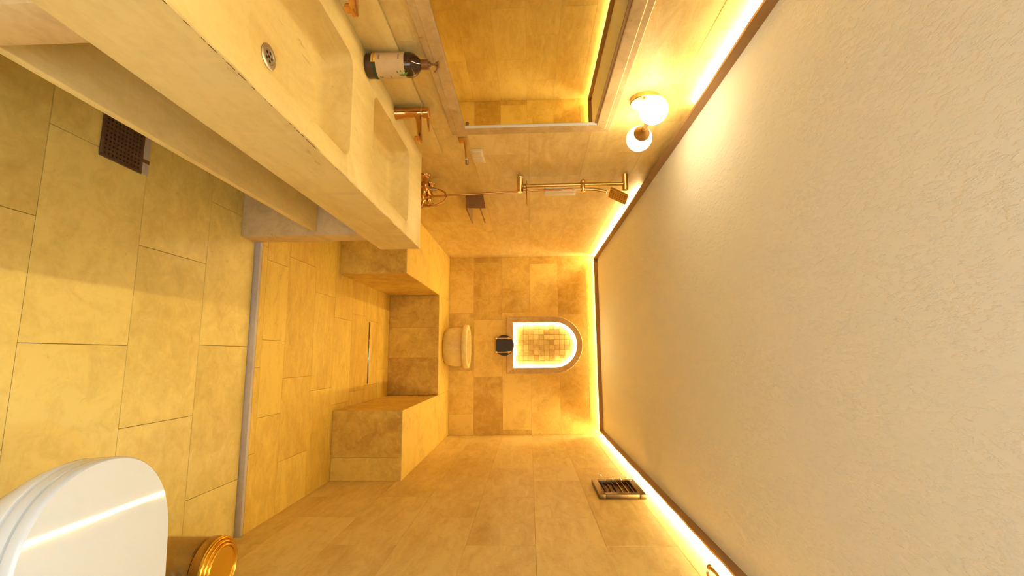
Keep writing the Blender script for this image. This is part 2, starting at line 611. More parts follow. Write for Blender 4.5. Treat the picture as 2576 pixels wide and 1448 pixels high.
def led(x0, x1, y0, y1, label):
    o = rbox(x0, x1, y0, y1, ZC - 0.016, ZC - 0.004).build('led_strip', M['led'], smooth=False)
    return tag(o, label, 'light strip', 'warm strips in the ceiling cove')


W = 0.008
led(XL + 0.016 - W, XL + 0.016 + W, YN + 0.02, 2.035, 'lit warm light strip in the cove above the mirror')
led(XL + 0.016 - W, XL + 0.016 + W, 3.17, YB - 0.035, 'lit warm light strip in the cove beyond the shower head')
led(XL + 0.05, XR - 0.05, YB - 0.016 - W, YB - 0.016 + W, 'lit warm light strip along the wall above the arched niche')
led(XR - 0.016 - W, XR - 0.016 + W, 1.15, YB - 0.035, 'lit warm light strip in the cove above the vent')

# ------------------------------------------------------------------ bench
XL1, XR1, YBL, YBR, YC = -0.642, 0.392, 3.477, 3.460, 4.788
bench = thing('stone_bench', (NX, 5.0, ZS), 'U-shaped travertine bench along three walls of the shower', 'bench')
D = 0.02
core = MB()
core.box(XL, XL1 - D, YBL + D, YB, ZS, ZB - 0.02).box(XL1 - D, XR1 + D, YC + D, YB, ZS, ZB - 0.02).box(XR1 + D, XR, YBR + D, YB, ZS, ZB - 0.02)
core.build('core', M['grout'], bench, smooth=False)


def bt(ax, org, u0, u1, v0, v1, tone, mat=None, name='front_tile'):
    tile(bench, name, ax, org, u0, u1, v0, v1, mat or M['bench'], tone=tone, th=D, ch=0.002, gap=0.0012)


ZT = ZB - 0.002
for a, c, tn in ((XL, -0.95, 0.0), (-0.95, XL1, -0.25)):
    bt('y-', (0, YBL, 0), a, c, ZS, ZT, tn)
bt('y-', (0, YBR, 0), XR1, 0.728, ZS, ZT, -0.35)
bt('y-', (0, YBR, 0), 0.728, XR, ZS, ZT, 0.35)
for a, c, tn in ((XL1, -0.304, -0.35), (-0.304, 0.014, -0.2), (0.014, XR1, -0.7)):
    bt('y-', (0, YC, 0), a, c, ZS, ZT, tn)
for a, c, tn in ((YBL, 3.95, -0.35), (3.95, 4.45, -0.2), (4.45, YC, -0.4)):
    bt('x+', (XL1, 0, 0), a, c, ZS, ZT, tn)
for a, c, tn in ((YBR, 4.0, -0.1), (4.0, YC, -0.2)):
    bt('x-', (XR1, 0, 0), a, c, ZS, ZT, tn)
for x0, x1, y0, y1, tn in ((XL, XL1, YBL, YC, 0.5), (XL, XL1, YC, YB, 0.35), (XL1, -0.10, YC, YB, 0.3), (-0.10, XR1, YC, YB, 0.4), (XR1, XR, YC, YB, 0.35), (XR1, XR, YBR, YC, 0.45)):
    tile(bench, 'seat_slab', 'z+', (0, 0, ZB), x0 - (0.004 if x0 == XR1 else 0) * 0, x1, y0, y1, M['bench'], tone=tn, th=D, ch=0.002, gap=0.001)

# linear drain in the shower floor
ld = thing('linear_drain', (-0.04, 4.22, ZS), 'narrow linear floor drain before the shower bench', 'floor drain')
lm = MB()
lm.box(-0.318, 0.235, 4.178, 4.192, ZS - 0.002, ZS + 0.0012).build('slot', M['dark'], ld, smooth=False)
rbox(-0.322, 0.239, 4.192, 4.199, ZS - 0.002, ZS + 0.004).build('metal_lip', M['chrome'], ld, bevel=0.001)
rbox(-0.322, 0.239, 4.172, 4.178, ZS - 0.002, ZS + 0.003).build('metal_lip', M['bronze'], ld, bevel=0.001)
rbox(-0.318, 0.235, 4.199, 4.262, ZS - 0.002, ZS + 0.0016).build('tile_insert', M['shower'], ld, bevel=0.0006)

# ------------------------------------------------------------------ vanity: stone slab with two basins
van = thing('stone_vanity', (-0.9, 1.56, 0), 'long travertine double basin counter on two stone legs', 'vanity')
XV, YV0, YV1, ZVB = -0.604, 0.58, 2.520, 0.660
SXL = XL + 0.001


def rrect(x0, x1, y0, y1, r, z, n=7):
    pts = []
    for cx, cy, a0 in ((x1 - r, y0 + r, -pi / 2), (x1 - r, y1 - r, 0), (x0 + r, y1 - r, pi / 2), (x0 + r, y0 + r, pi)):
        for i in range(n + 1):
            a = a0 + pi / 2 * i / n
            pts.append((cx + r * math.cos(a), cy + r * math.sin(a), z))
    return pts


basins = [(-1.058, -0.675, 0.900, 1.484), (-1.060, -0.675, 1.702, 2.258)]
me = bpy.data.meshes.new('basin_slab')
bm = bmesh.new()


def loop(pts):
    vs = [bm.verts.new(Vector(p) - van.location) for p in pts]
    return vs, [bm.edges.new((vs[i], vs[(i + 1) % len(vs)])) for i in range(len(vs))]


def bridge(a, b):
    n = len(a)
    for i in range(n):
        j = (i + 1) % n
        bm.faces.new((a[i], a[j], b[j], b[i]))


# slightly worn arris along the front
nseg = 150
random.seed(21)
outer = [(SXL, YV0, ZV)]
outer += [(XV, YV0 + (YV1 - YV0) * i / nseg + 0.0, ZV) for i in range(nseg + 1)]
outer += [(SXL, YV1, ZV)]
CH = 0.003


def inset(p, d):
    x, y, z = p
    return (x - d if abs(x - XV) < 1e-6 else x, (y + d if abs(y - YV0) < 1e-6 else (y - d if abs(y - YV1) < 1e-6 else y)), z)


def worn(p, d):
    x, y, z = inset(p, d)
    if abs(p[0] - XV) < 1e-6 and YV0 + 0.02 < y < YV1 - 0.02:
        w = max(0, random.gauss(-0.0012, 0.0026))
        return (x - w, y, z)
    return (x, y, z)


top_in, e_out = loop([worn(p, CH) for p in outer])
side_t, _ = loop([(p[0], p[1], ZV - CH - (max(0, random.gauss(-0.0012, 0.0026)) if abs(p[0] - XV) < 1e-6 else 0)) for p in outer])
side_b, _ = loop([(p[0], p[1], ZVB + 0.003) for p in outer])
bot, _ = loop([(inset(p, 0.003)[0], inset(p, 0.003)[1], ZVB) for p in outer])
bridge(side_t, top_in); bridge(side_b, side_t); bridge(bot, side_b)
bm.faces.new(list(reversed(bot)))
fill_edges = list(e_out)
for x0, x1, y0, y1 in basins:
    prev = None
    secs = [(0.0, 0.048, 0.0), (0.002, 0.048, -0.0015), (0.006, 0.047, -0.04), (0.012, 0.046, -0.085), (0.016, 0.045, -0.103),
            (0.022, 0.044, -0.110), (0.032, 0.042, -0.113), (0.12, 0.03, -0.118)]
    for k, (ins, rad, dz) in enumerate(secs):
        pts = rrect(x0 + ins, x1 - ins, y0 + ins, y1 - ins, rad, ZV + dz)
        vs, es = loop(pts)
        if k == 0:
            fill_edges += es
        else:
            bridge(prev, vs)
        prev = vs
    bm.faces.new(prev)
bmesh.ops.triangle_fill(bm, edges=fill_edges, use_beauty=True)
bmesh.ops.recalc_face_normals(bm, faces=bm.faces)
bm.to_mesh(me); bm.free()
for p in me.polygons:
    p.use_smooth = True
me.set_sharp_from_angle(angle=math.radians(40))
me.materials.append(M['slab'])
slab = bpy.data.objects.new('basin_slab', me); slab.parent = van; slab['tone'] = 0.25
col.objects.link(slab)
random.seed(33)
chips = MB()
for k in range(46):
    y = random.choice((random.uniform(0.62, 0.95), random.uniform(1.0, 1.25), random.uniform(0.62, 1.6)))
    ln, hh = random.uniform(0.004, 0.018), random.uniform(0.0008, 0.0018)
    chips.add([(XV + 0.0003, y, ZV - 0.0042 - hh), (XV + 0.0003, y + ln, ZV - 0.0036 - hh), (XV + 0.0001, y + ln * 0.8, ZV - 0.0030), (XV + 0.0001, y + ln * 0.2, ZV - 0.0032)], [(0, 1, 2, 3)])
ch_o = chips.build('edge_chips', M['bronze'], slab, label='dark chipped spots along the counter edge')
ch_o['kind'] = 'stuff'
XLEG = -0.630
for y0, y1 in ((0.703, 0.811), (2.285, YT - 0.006)):
    o = rbox(XL + 0.002, XLEG, y0, y1, 0.0, ZVB).build('leg', M['frame'], van, bevel=0.003)
    o['tone'] = 0.25
o = rbox(XL + 0.002, -0.650, 0.811, 2.285, 0.374, 0.400).build('shelf', M['slab'], van, bevel=0.004)
o['tone'] = 0.1
o = rbox(XL + 0.0005, XL + 0.011, YV0, 2.500, ZV, 1.018).build('backsplash', M['slab'], van, bevel=0.0015)
o['tone'] = -0.1
for (x0, x1, y0, y1), dy in zip(basins, (1.168, 1.98)):
    cx, zf = -0.846, ZV - 0.118
    dr = MB().lathe((cx, dy, zf), [(0.0355, 0.0), (0.0355, 0.002), (0.031, 0.004), (0.024, 0.0042), (0.022, 0.0025), (0.0001, 0.0025)], n=32, cap0=False).build('drain', M['steel'], van, label='round metal basin drain')
    hm = MB()
    hm.lathe((cx, dy, zf + 0.0027), [(0.0045, 0), (0.0045, 0.0004)], n=14)
    for k in range(5):
        a = 2 * pi * k / 5 + 0.3
        hm.lathe((cx + 0.0135 * math.cos(a), dy + 0.0135 * math.sin(a), zf + 0.0027), [(0.0042, 0), (0.0042, 0.0004)], n=14)
    hm.build('drain_holes', M['dark'], dr)


def faucet(y, label):
    x = -1.1285
    t = thing('basin_faucet', (x, y, ZV), label, 'faucet', 'brass basin mixers')
    MB().lathe((x, y, ZV), [(0.0305, 0), (0.0305, 0.005), (0.027, 0.010), (0.0255, 0.06), (0.0262, 0.100), (0.027, 0.118), (0.0255, 0.122)], n=28).build('body', M['copper'], t)
    MB().lathe((x, y, ZV + 0.122), [(0.0215, 0), (0.0215, 0.007)], n=24).build('collar', M['chrome'], t)
    hd = MB().lathe((x, y, ZV + 0.128), [(0.0255, 0), (0.0255, 0.026), (0.022, 0.033), (0.0001, 0.034)], n=28).build('handle_cap', M['copper'], t)
    # flat tapered lever
    MB().rings([[(x + dx, y + sy * w, ZV + 0.150 + dx * 0.10 + sz * h) for sy, sz in ((-1, -1), (1, -1), (1, 1), (-1, 1))]
                for dx, w, h in ((0.0, 0.017, 0.006), (0.05, 0.013, 0.0045), (0.098, 0.008, 0.003))]).build('lever', M['copper'], hd, bevel=0.0015)
    # spout arm reaching over the basin
    sp = MB().rings([[(x + dx, y + sy * w, ZV + z + sz * h) for sy, sz in ((-1, -1), (1, -1), (1, 1), (-1, 1))]
                     for dx, w, h, z in ((0.008, 0.021, 0.016, 0.104), (0.045, 0.019, 0.0105, 0.110), (0.10, 0.017, 0.009, 0.115), (0.146, 0.0165, 0.0085, 0.118))]).build('spout', M['copper'], t, bevel=0.003)
    MB().lathe((x + 0.129, y, ZV + 0.120), [(0.0135, 0), (0.0135, 0.022), (0.011, 0.027)], axis=(0, 0, -1), n=20).build('aerator', M['copper'], sp)


faucet(1.990, 'brass lever faucet at the far basin beside the shower')
faucet(1.180, 'brass lever faucet at the near basin, cut off by the picture edge')

# ------------------------------------------------------------------ pump bottle
bx, by = -1.1125, 1.612
bo = thing('soap_bottle', (bx, by, ZV), 'dark amber pump bottle with beige label between the two faucets', 'soap bottle')
BR = 0.0462
MB().lathe((bx, by, ZV), [(0.041, 0), (BR, 0.005), (BR, 0.160), (0.045, 0.172), (0.040, 0.187), (0.029, 0.200), (0.0185, 0.208), (0.0155, 0.213)], n=40).build('bottle', M['bottle'], bo)
MB().lathe((bx, by, ZV + 0.211), [(0.0185, 0), (0.0185, 0.026), (0.017, 0.027)], n=28).build('cap', M['pump'], bo)
pm = MB()
pm.lathe((bx, by, ZV + 0.236), [(0.0105, 0), (0.0105, 0.011), (0.0045, 0.012), (0.0045, 0.032)], n=18)
pm.lathe((bx, by, ZV + 0.266), [(0.0085, 0), (0.0085, 0.006), (0.013, 0.010), (0.013, 0.013), (0.0001, 0.017)], n=20)
pm.tube([(bx, by, ZV + 0.276), (bx + 0.018, by - 0.004, ZV + 0.277), (bx + 0.032, by - 0.007, ZV + 0.272), (bx + 0.038, by - 0.008, ZV + 0.264)], [0.006, 0.0055, 0.0045, 0.003], 10)
pm.build('pump_head', M['pump'], bo)
AF = math.atan2(-by, -bx)                  # direction from the bottle towards the viewer


def patch(a0, a1, z0, z1, dr, mat, name, parent, n=14):
    r = BR + dr
    rg = [[(bx + rr * math.cos(AF + a0 + (a1 - a0) * i / n), by + rr * math.sin(AF + a0 + (a1 - a0) * i / n), ZV + z) for rr, z in ((BR - 0.001, z0), (r, z0), (r, z1), (BR - 0.001, z1))] for i in range(n + 1)]
    return MB().rings(rg).build(name, mat, parent)


lab = patch(-1.9, 1.9, 0.044, 0.153, 0.0004, M['label'], 'label', bo, 36)
patch(-0.30, 1.75, 0.032, 0.0445, 0.0005, M['label_green'], 'label_band', lab)
patch(-1.9, -0.34, 0.028, 0.0445, 0.0006, M['label_yellow'], 'label_band', lab)
patch(-1.9, -0.36, 0.035, 0.0372, 0.0008, M['print'], 'label_line', lab)


def leaf(a, z, ang, ln, w, mat=None):
    pts = []
    for s in (0, .25, .5, .75, 1, .75, .5, .25):
        k = 1 if len(pts) <= 4 else -1
        hw = w * math.sin(pi * min(1, max(0, s))) * k
        da = (s * ln * math.cos(ang) - hw * math.sin(ang)) / BR
        dz = s * ln * math.sin(ang) + hw * math.cos(ang)
        th = AF + a + da
        pts.append(((bx + (BR + 0.0006) * math.cos(th), by + (BR + 0.0006) * math.sin(th), ZV + z + dz)))
    mb = MB().add(pts, [tuple(range(8))])
    return mb.build('leaf_print', mat or M['leaf'], lab)


for ang, ln in ((2.5, 0.036), (3.1, 0.028), (1.9, 0.025), (3.7, 0.028), (2.1, 0.038)):
    leaf(0.90, 0.136, ang, ln, 0.0042)
for ang, ln in ((2.6, 0.018), (3.3, 0.016), (2.0, 0.016)):
    leaf(1.15, 0.056, ang, ln, 0.0024, M['print'])
for k in range(5):                          # two short unreadable print lines
    patch(0.86 + 0.09 * k, 0.92 + 0.09 * k, 0.092, 0.0975, 0.0006, M['print'], 'label_print', lab, 2)
for k in range(4):
    patch(-0.95 + 0.12 * k, -0.87 + 0.12 * k, 0.130, 0.135, 0.0006, M['print'], 'label_print', lab, 2)
    patch(-1.0 + 0.12 * k, -0.90 + 0.12 * k, 0.055, 0.062, 0.0006, M['print'], 'label_print', lab, 2)

# ------------------------------------------------------------------ mirror in a stone frame
MY0, MY1, MZ0, MZ1 = 0.93, 2.186, 1.190, 1.858
FW = 0.076
mir = thing('wall_mirror', (XL, 1.56, 1.52), 'large wall mirror in a travertine frame above the basins', 'mirror')
rbox(XL + 0.002, XL + 0.018, MY0 - 0.005, MY1 + 0.003, MZ0 - 0.005, MZ1 + 0.005).build('glass', M['mirror'], mir, smooth=False)


def frame_piece(corners_in, corners_out, tone):
    (iy0, iz0), (iy1, iz1) = corners_in
    (oy0, oz0), (oy1, oz1) = corners_out

    def sec(iy, iz, oy, oz):
        def mix(s):
            return iy + (oy - iy) * s, iz + (oz - iz) * s
        prof = [(0.0, 0.0), (0.0, 0.024), (0.04, 0.026), (0.60, 0.0265), (0.66, 0.0235), (0.96, 0.0235), (1.0, 0.021), (1.0, 0.0)]
        return [(XL + h, *mix(s)) for s, h in prof]
    o = MB().rings([sec(iy0, iz0, oy0, oz0), sec(iy1, iz1, oy1, oz1)]).build('frame', M['frame'], mir, smooth=False)
    o['tone'] = tone


a, b_, c, d = (MY0, MZ0), (MY1, MZ0), (MY1, MZ1), (MY0, MZ1)
A, B, C_, D_ = (MY0 - FW, MZ0 - FW), (MY1 + FW, MZ0 - FW), (MY1 + FW, MZ1 + FW), (MY0 - FW, MZ1 + FW)
frame_piece((a, b_), (A, B), 0.0)
frame_piece((b_, c), (B, C_), -0.1)
frame_piece((c, d), (C_, D_), 0.1)
frame_piece((d, a), (D_, A), 0.0)
MB().prism([(XL + 0.014, MY1 - 0.014, MZ0), (XL + 0.025, MY1 - 0.003, MZ0), (XL + 0.025, MY1 + 0.001, MZ0), (XL + 0.014, MY1 + 0.001, MZ0)], (0, 0, MZ1 - MZ0)).build('chrome_edge', M['satin'], mir)
rbox(XL + 0.016, XL + 0.021, MY0, MY1 - 0.010, MZ1 - 0.012, MZ1).build('painted_shadow', M['fascia'], mir)  # brown strip over the glass top, painted in for the frame's shadow

# ------------------------------------------------------------------ twin globe sconce
SX, SY, SZ = -1.043, 2.005, 2.052
sc = thing('wall_sconce', (XL, SY, SZ), 'brass wall sconce with two lit white globes beside the mirror', 'wall lamp')
MB().lathe((XL, SY - 0.005, SZ), [(0.066, 0), (0.066, 0.020), (0.063, 0.023), (0.0001, 0.023)], axis=(1, 0, 0), n=40).build('backplate', M['brass'], sc)
MB().lathe((XL + 0.02, SY, SZ), [(0.010, 0), (0.007, 0.01), (0.007, SX - XL - 0.02)], axis=(1, 0, 0), n=16).build('stem', M['brass'], sc)
MB().cyl((SX, SY - 0.04, SZ), (SX, SY + 0.04, SZ), 0.0085).build('crossbar', M['brass'], sc)
for s, yy, r in ((-1, SY - 0.132, 0.061), (1, SY + 0.132, 0.061)):
    cp = MB().lathe((SX, SY + s * 0.030, SZ), [(0.011, 0), (0.0125, 0.010), (0.018, 0.020), (0.030, 0.034), (0.0375, 0.044), (0.0385, 0.050), (0.036, 0.052)], axis=(0, s, 0), n=28).build('cap', M['capbrass'], sc)
    MB().sphere((SX, yy, SZ), r, 24, 14).build('globe', M['globe'], sc)

# ------------------------------------------------------------------ hook and switch plate beside the mirror
hk = thing('towel_hook', (XL, 2.36, 1.155), 'small brass towel peg beside the mirror corner', 'hook')
rbox(XL, XL + 0.010, 2.328, 2.382, 1.132, 1.178).build('plate', M['brass'], hk, bevel=0.002)
MB().lathe((XL + 0.01, 2.366, 1.166), [(0.010, 0), (0.0085, 0.035), (0.006, 0.05), (0.0075, 0.075), (0.0075, 0.10)], axis=(1, 0, 0.08), n=16).build('arm', M['brass'], hk)
MB().lathe((XL + 0.112, 2.366, 1.174), [(0.0065, -0.002), (0.0065, 0.004)], axis=(1, 0, 0.08), n=16).build('white_ring', M['white'], hk)
MB().lathe((XL + 0.116, 2.366, 1.1745), [(0.0085, 0), (0.0095, 0.022), (0.0085, 0.024)], axis=(1, 0, 0.08), n=16).build('end_knob', M['bronze'], hk)
sw = thing('switch_plate', (XL, 2.565, 1.215), 'cream double switch plate beside the brass towel peg', 'switch')
rbox(XL, XL + 0.009, 2.475, 2.655, 1.178, 1.250).build('plate', M['cream'], sw, bevel=0.003)
for y in (2.525, 2.605):
    rbox(XL + 0.008, XL + 0.0115, y - 0.034, y + 0.034, 1.186, 1.242).build('rocker', M['cream'], sw, bevel=0.001)

# ------------------------------------------------------------------ shower set
YS = 2.912
XB = -1.110
sh = thing('shower_rail', (XL, YS, 1.455), 'brass shower slide rail with two wall brackets', 'shower rail')
for z in (1.456, 2.146):
    MB().lathe((XL, YS, z), [(0.022, 0), (0.0205, 0.004), (0.0195, 0.1), (0.018, 0.104), (0.0001, 0.105)], axis=(1, 0, 0), n=24).build('bracket', M['brass'], sh)
MB().cyl((XB, YS, 1.46), (XB, YS, 2.142), 0.0135).build('bar', M['brass'], sh)
MB().sphere((XB + 0.003, YS, 1.488), 0.019, 20, 12).build('ball_joint', M['brass'], sh)
sl = MB().lathe((XB - 0.018, YS - 0.004, 1.868), [(0.016, 0), (0.0175, 0.012), (0.0155, 0.055), (0.013, 0.068), (0.0001, 0.069)], axis=(1, 0, 0), n=22).build('slider', M['brass'], sh)
MB().sphere((XB - 0.012, YS - 0.024, 1.868), 0.017, 18, 12).build('slider_knob', M['brass'], sl)
sd = thing('soap_dish', (XB, YS, 1.498), 'thin brass soap dish clipped to the shower rail', 'soap dish')
MB().lathe((-1.058, YS, 1.4955), [(0.078, 0), (0.083, 0.003), (0.085, 0.006), (0.080, 0.006), (0.076, 0.003), (0.0001, 0.003)], n=36).build('dish', M['brass'], sd)
MB().lathe((XB, YS, 1.488), [(0.0155, 0), (0.0155, 0.02)], n=18).build('clip', M['brass'], sd)

# hand shower leaning out of the slider, hose hanging straight down from it to the mixer
hs = thing('hand_shower', (XB + 0.04, YS, 1.868), 'square brass hand shower held near the ceiling', 'hand shower')
MB().tube([(XB + 0.030, YS - 0.005, 1.80), (XB + 0.032, YS - 0.006, 1.88), (XB + 0.040, YS - 0.014, 1.95), (XB + 0.062, YS - 0.028, 2.02)], [0.009, 0.0115, 0.012, 0.011], 14).build('handle', M['brass'], hs)
hd_c = Vector((XB + 0.098, YS - 0.045, 2.088))
hx = Vector((0.52, -0.20, 0.83)).normalized()         # along the head
hn = Vector((0.72, -0.40, -0.56)); hn = (hn - hx * hn.dot(hx)).normalized()   # spray direction
hw_ = hx.cross(hn)


def hbox(du, dv, dn, c):
    return [(c + hx * a * du + hw_ * b2 * dv + hn * e * dn) for a in (-1, 1) for b2 in (-1, 1) for e in (-1, 1)]


BF = [(0, 1, 3, 2), (4, 6, 7, 5), (0, 4, 5, 1), (2, 3, 7, 6), (0, 2, 6, 4), (1, 5, 7, 3)]
hh = MB().add(hbox(0.062, 0.040, 0.010, hd_c), BF).build('head', M['brass'], hs, bevel=0.006)
nz = MB()
for i in range(7):
    for j in range(5):
        p = hd_c + hx * (i - 3) * 0.0155 + hw_ * (j - 2) * 0.014 + hn * 0.0098
        nz.lathe(p, [(0.0036, 0), (0.0026, 0.0025)], axis=hn, n=8)
nz.build('nozzles', M['bronze'], hh)
ho = MB().tube([(XB + 0.030, YS - 0.005, 1.805), (XB + 0.031, YS, 1.70), (XB + 0.032, YS, 1.55), (-1.0735, YS, 1.44), (-1.064, YS, 1.20), (-1.058, YS, 0.98), (-1.052, YS, 0.78), (-1.048, YS, 0.62),
                (-1.030, YS + 0.01, 0.50), (-0.995, YS + 0.01, 0.46), (-0.965, YS + 0.01, 0.52), (-0.975, YS, 0.70), (-0.985, YS, 0.83), (-0.992, YS, 0.90), (-1.012, YS, 0.945), (-1.045, YS, 0.968),
                (-1.078, YS, 0.955), (-1.096, YS, 0.925), (-1.1, YS, 0.905)], 0.0062, 10).build('shower_hose', M['copper'])
tag(ho, 'slim copper shower hose looping between mixer and slide rail', 'shower hose')

mxr = thing('shower_mixer', (XL, YS, 0.84), 'copper shower mixer half hidden behind the basin counter', 'shower mixer')
for y in (YS - 0.075, YS + 0.075):
    MB().lathe((XL, y, 0.835), [(0.036, 0), (0.035, 0.008), (0.024, 0.020), (0.017, 0.024), (0.017, 0.062)], axis=(1, 0, 0), n=26).build('flange', M['copper'], mxr)
MB().lathe((XL + 0.077, YS - 0.115, 0.835), [(0.014, 0), (0.021, 0.006), (0.023, 0.04), (0.0255, 0.07), (0.0255, 0.16), (0.023, 0.19), (0.021, 0.224), (0.014, 0.23)], axis=(0, 1, 0), n=26).build('body', M['copper'], mxr)
MB().lathe((XL + 0.072, YS, 0.855), [(0.014, 0), (0.014, 0.022), (0.010, 0.026), (0.010, 0.048)], n=18).build('hose_outlet', M['steel'], mxr)
for y in (YS - 0.095, YS + 0.045):
    hb = MB().lathe((XL + 0.095, y, 0.835), [(0.017, 0), (0.019, 0.02), (0.015, 0.05), (0.010, 0.055)], axis=(1, 0, 0), n=20).build('valve', M['copper'], mxr)
    MB().tube([(XL + 0.155, y, 0.80), (XL + 0.165, y, 0.835), (XL + 0.155, y, 0.872)], [0.006, 0.0075, 0.006], 10).build('cross_handle', M['brass'], hb)
    MB().tube([(XL + 0.158, y - 0.036, 0.835), (XL + 0.165, y, 0.835), (XL + 0.158, y + 0.036, 0.835)], [0.006, 0.0075, 0.006], 10).build('cross_handle', M['brass'], hb)
MB().tube([(XL + 0.09, YS, 0.82), (XL + 0.14, YS, 0.815), (XL + 0.185, YS, 0.80), (XL + 0.20, YS, 0.785)], 0.012, 12).build('spout', M['copper'], mxr)

# basket shelf: end plate towards the room, tray and two front rails
bk = thing('shower_basket', (XL, 3.38, 1.06), 'brown metal shower basket with open front rails', 'basket')
MB().prism([(XL, 3.200, 1.056), (-1.064, 3.200, 1.056), (-1.060, 3.200, 1.198), (XL, 3.200, 1.180)], (0, 0.004, 0)).build('end_plate', M['bronze'], bk)
rbox(XL, -1.064, 3.204, 3.585, 1.053, 1.057).build('tray', M['bronze'], bk)
for z in (1.056, 1.158):
    rbox(-1.070, -1.062, 3.204, 3.585, z - 0.004, z + 0.006).build('rail', M['bronze'], bk, bevel=0.001)
wp = thing('plastic_holder', (XL, 3.16, 1.74), 'white plastic wall holder behind the shower rail', 'holder')
rbox(XL, XL + 0.026, 3.098, 3.222, 1.628, 1.850).build('case', M['white'], wp, bevel=0.005)
rbox(XL + 0.025, XL + 0.028, 3.150, 3.168, 1.642, 1.832).build('slot', M['cream'], wp, bevel=0.001)

# ------------------------------------------------------------------ arched niche
ni = thing('arched_niche', (NX, YB, NZ0), 'arched wall niche with glowing edge and mosaic back', 'niche')
FO, FOB = 0.330, 1.232
outl = [p for p in arch(FO, FOB, YB - 0.030)]
inl = [p for p in arch(NHW, NZ0, YB - 0.030)]
fa = MB()
# arch frame: from the springing feet around the top (skip the sill side)
no, niL = outl[1:] + [outl[0]], inl[1:] + [inl[0]]


def lift(p, y):
    return (p[0], y, p[2])


rg = []
for po_, pi_ in zip(no, niL):
    mid = ((po_[0] * .92 + pi_[0] * .08), 0, (po_[2] * .92 + pi_[2] * .08))
    rg.append([lift(po_, YB + 0.0), lift(po_, YB - 0.016), lift(mid, YB - 0.030), lift(pi_, YB - 0.030), lift(pi_, YB + 0.0)])
o = fa.rings(rg).build('frame', M['frame'], ni)
o['tone'] = -0.15
sl_ = MB().rings([[(x_, YB, FOB), (x_, YB - 0.016, FOB), (x_, YB - 0.030, FOB + 0.006), (x_, YB - 0.030, NZ0), (x_, YB, NZ0)] for x_ in (NX - FO + 0.001, NX + FO - 0.001)])
# mitred ends so the sill sits between the frame feet
v = []
for (x, y, z) in sl_.v:
    s = (z - FOB) / (NZ0 - FOB)
    lim = FO - (FO - NHW) * max(0, min(1, s)) - 0.0008
    v.append((NX + math.copysign(lim, x - NX), y, z))
sl_.v = v
o = sl_.build('sill', M['frame'], ni)
o['tone'] = -0.1
RD = 0.060
inn, inn2 = arch(NHW + 0.002, NZ0 - 0.002, YB - 0.001), arch(NHW + 0.014, NZ0 - 0.014, YB - 0.001)
rv = MB()
rv.rings([inn, [lift(p, YB + RD + 0.02) for p in inn], [lift(p, YB + RD + 0.02) for p in inn2], inn2, inn], False, False)
rv.build('reveal', M['frame'], ni)
MB().prism([lift(p, YB + RD + 0.006) for p in arch(NHW + 0.016, NZ0 - 0.016, 0)], (0, 0.014, 0)).build('back_panel', M['grout'], ni)
random.seed(5)
TS = 0.0605
for i in range(-5, 5):
    for j in range(0, 13):
        u0, v0 = NX + i * TS + 0.0, NZ0 + j * TS
        if j >= 12 and abs(i + 0.5) > 2:
            continue
        cx_, cz_ = u0 + TS / 2, v0 + TS / 2
        hwv = NHW if cz_ < NZS else math.sqrt(max(0, NHW ** 2 - (cz_ - NZS) ** 2))
        a0, a1 = max(u0, NX - hwv), min(u0 + TS, NX + hwv)
        z1 = min(v0 + TS, NZS + NHW)
        if a1 - a0 < 0.02:
            continue
        halves = [(a0, a1)] if random.random() < 0.45 or a1 - a0 < 0.05 else [(a0, (a0 + a1) / 2), ((a0 + a1) / 2, a1)] if random.random() < 0.12 else [(a0, a1)]
        for q0, q1 in halves:
            tile(ni, 'mosaic_tile', 'y-', (0, YB + RD, 0), q0, q1, v0, z1, M['mosaic'], tone=random.uniform(-0.9, 0.6),
                 gap=0.003, th=0.009, ch=0.0012, proud=random.uniform(-0.002, 0.004))
# glowing line around the opening
ins = 0.013
path = [(NX - NHW + ins, NZ0 + ins), (NX + NHW - ins, NZ0 + ins)] + [(NX + (NHW - ins) * math.cos(pi * i / 28), NZS + (NHW - ins) * math.sin(pi * i / 28)) for i in range(29)]
rg = []
for k, (x, z) in enumerate(path):
    if k < 2:
        n_ = Vector((1 if k == 0 else -1, 1))
    else:
        n_ = Vector((NX - x, NZS - z)).normalized()
    wv = 0.010
    rg.append([(x - n_[0] * wv, YB + 0.030, z - n_[1] * wv), (x + n_[0] * wv, YB + 0.030, z + n_[1] * wv), (x + n_[0] * wv, YB + 0.042, z + n_[1] * wv), (x - n_[0] * wv, YB + 0.042, z - n_[1] * wv)])
rg.append(rg[0])
o = MB().rings(rg, False, False).build('niche_light_strip', M['niche_led'], smooth=False)
tag(o, 'glowing light line around the inside of the arched niche', 'light strip')

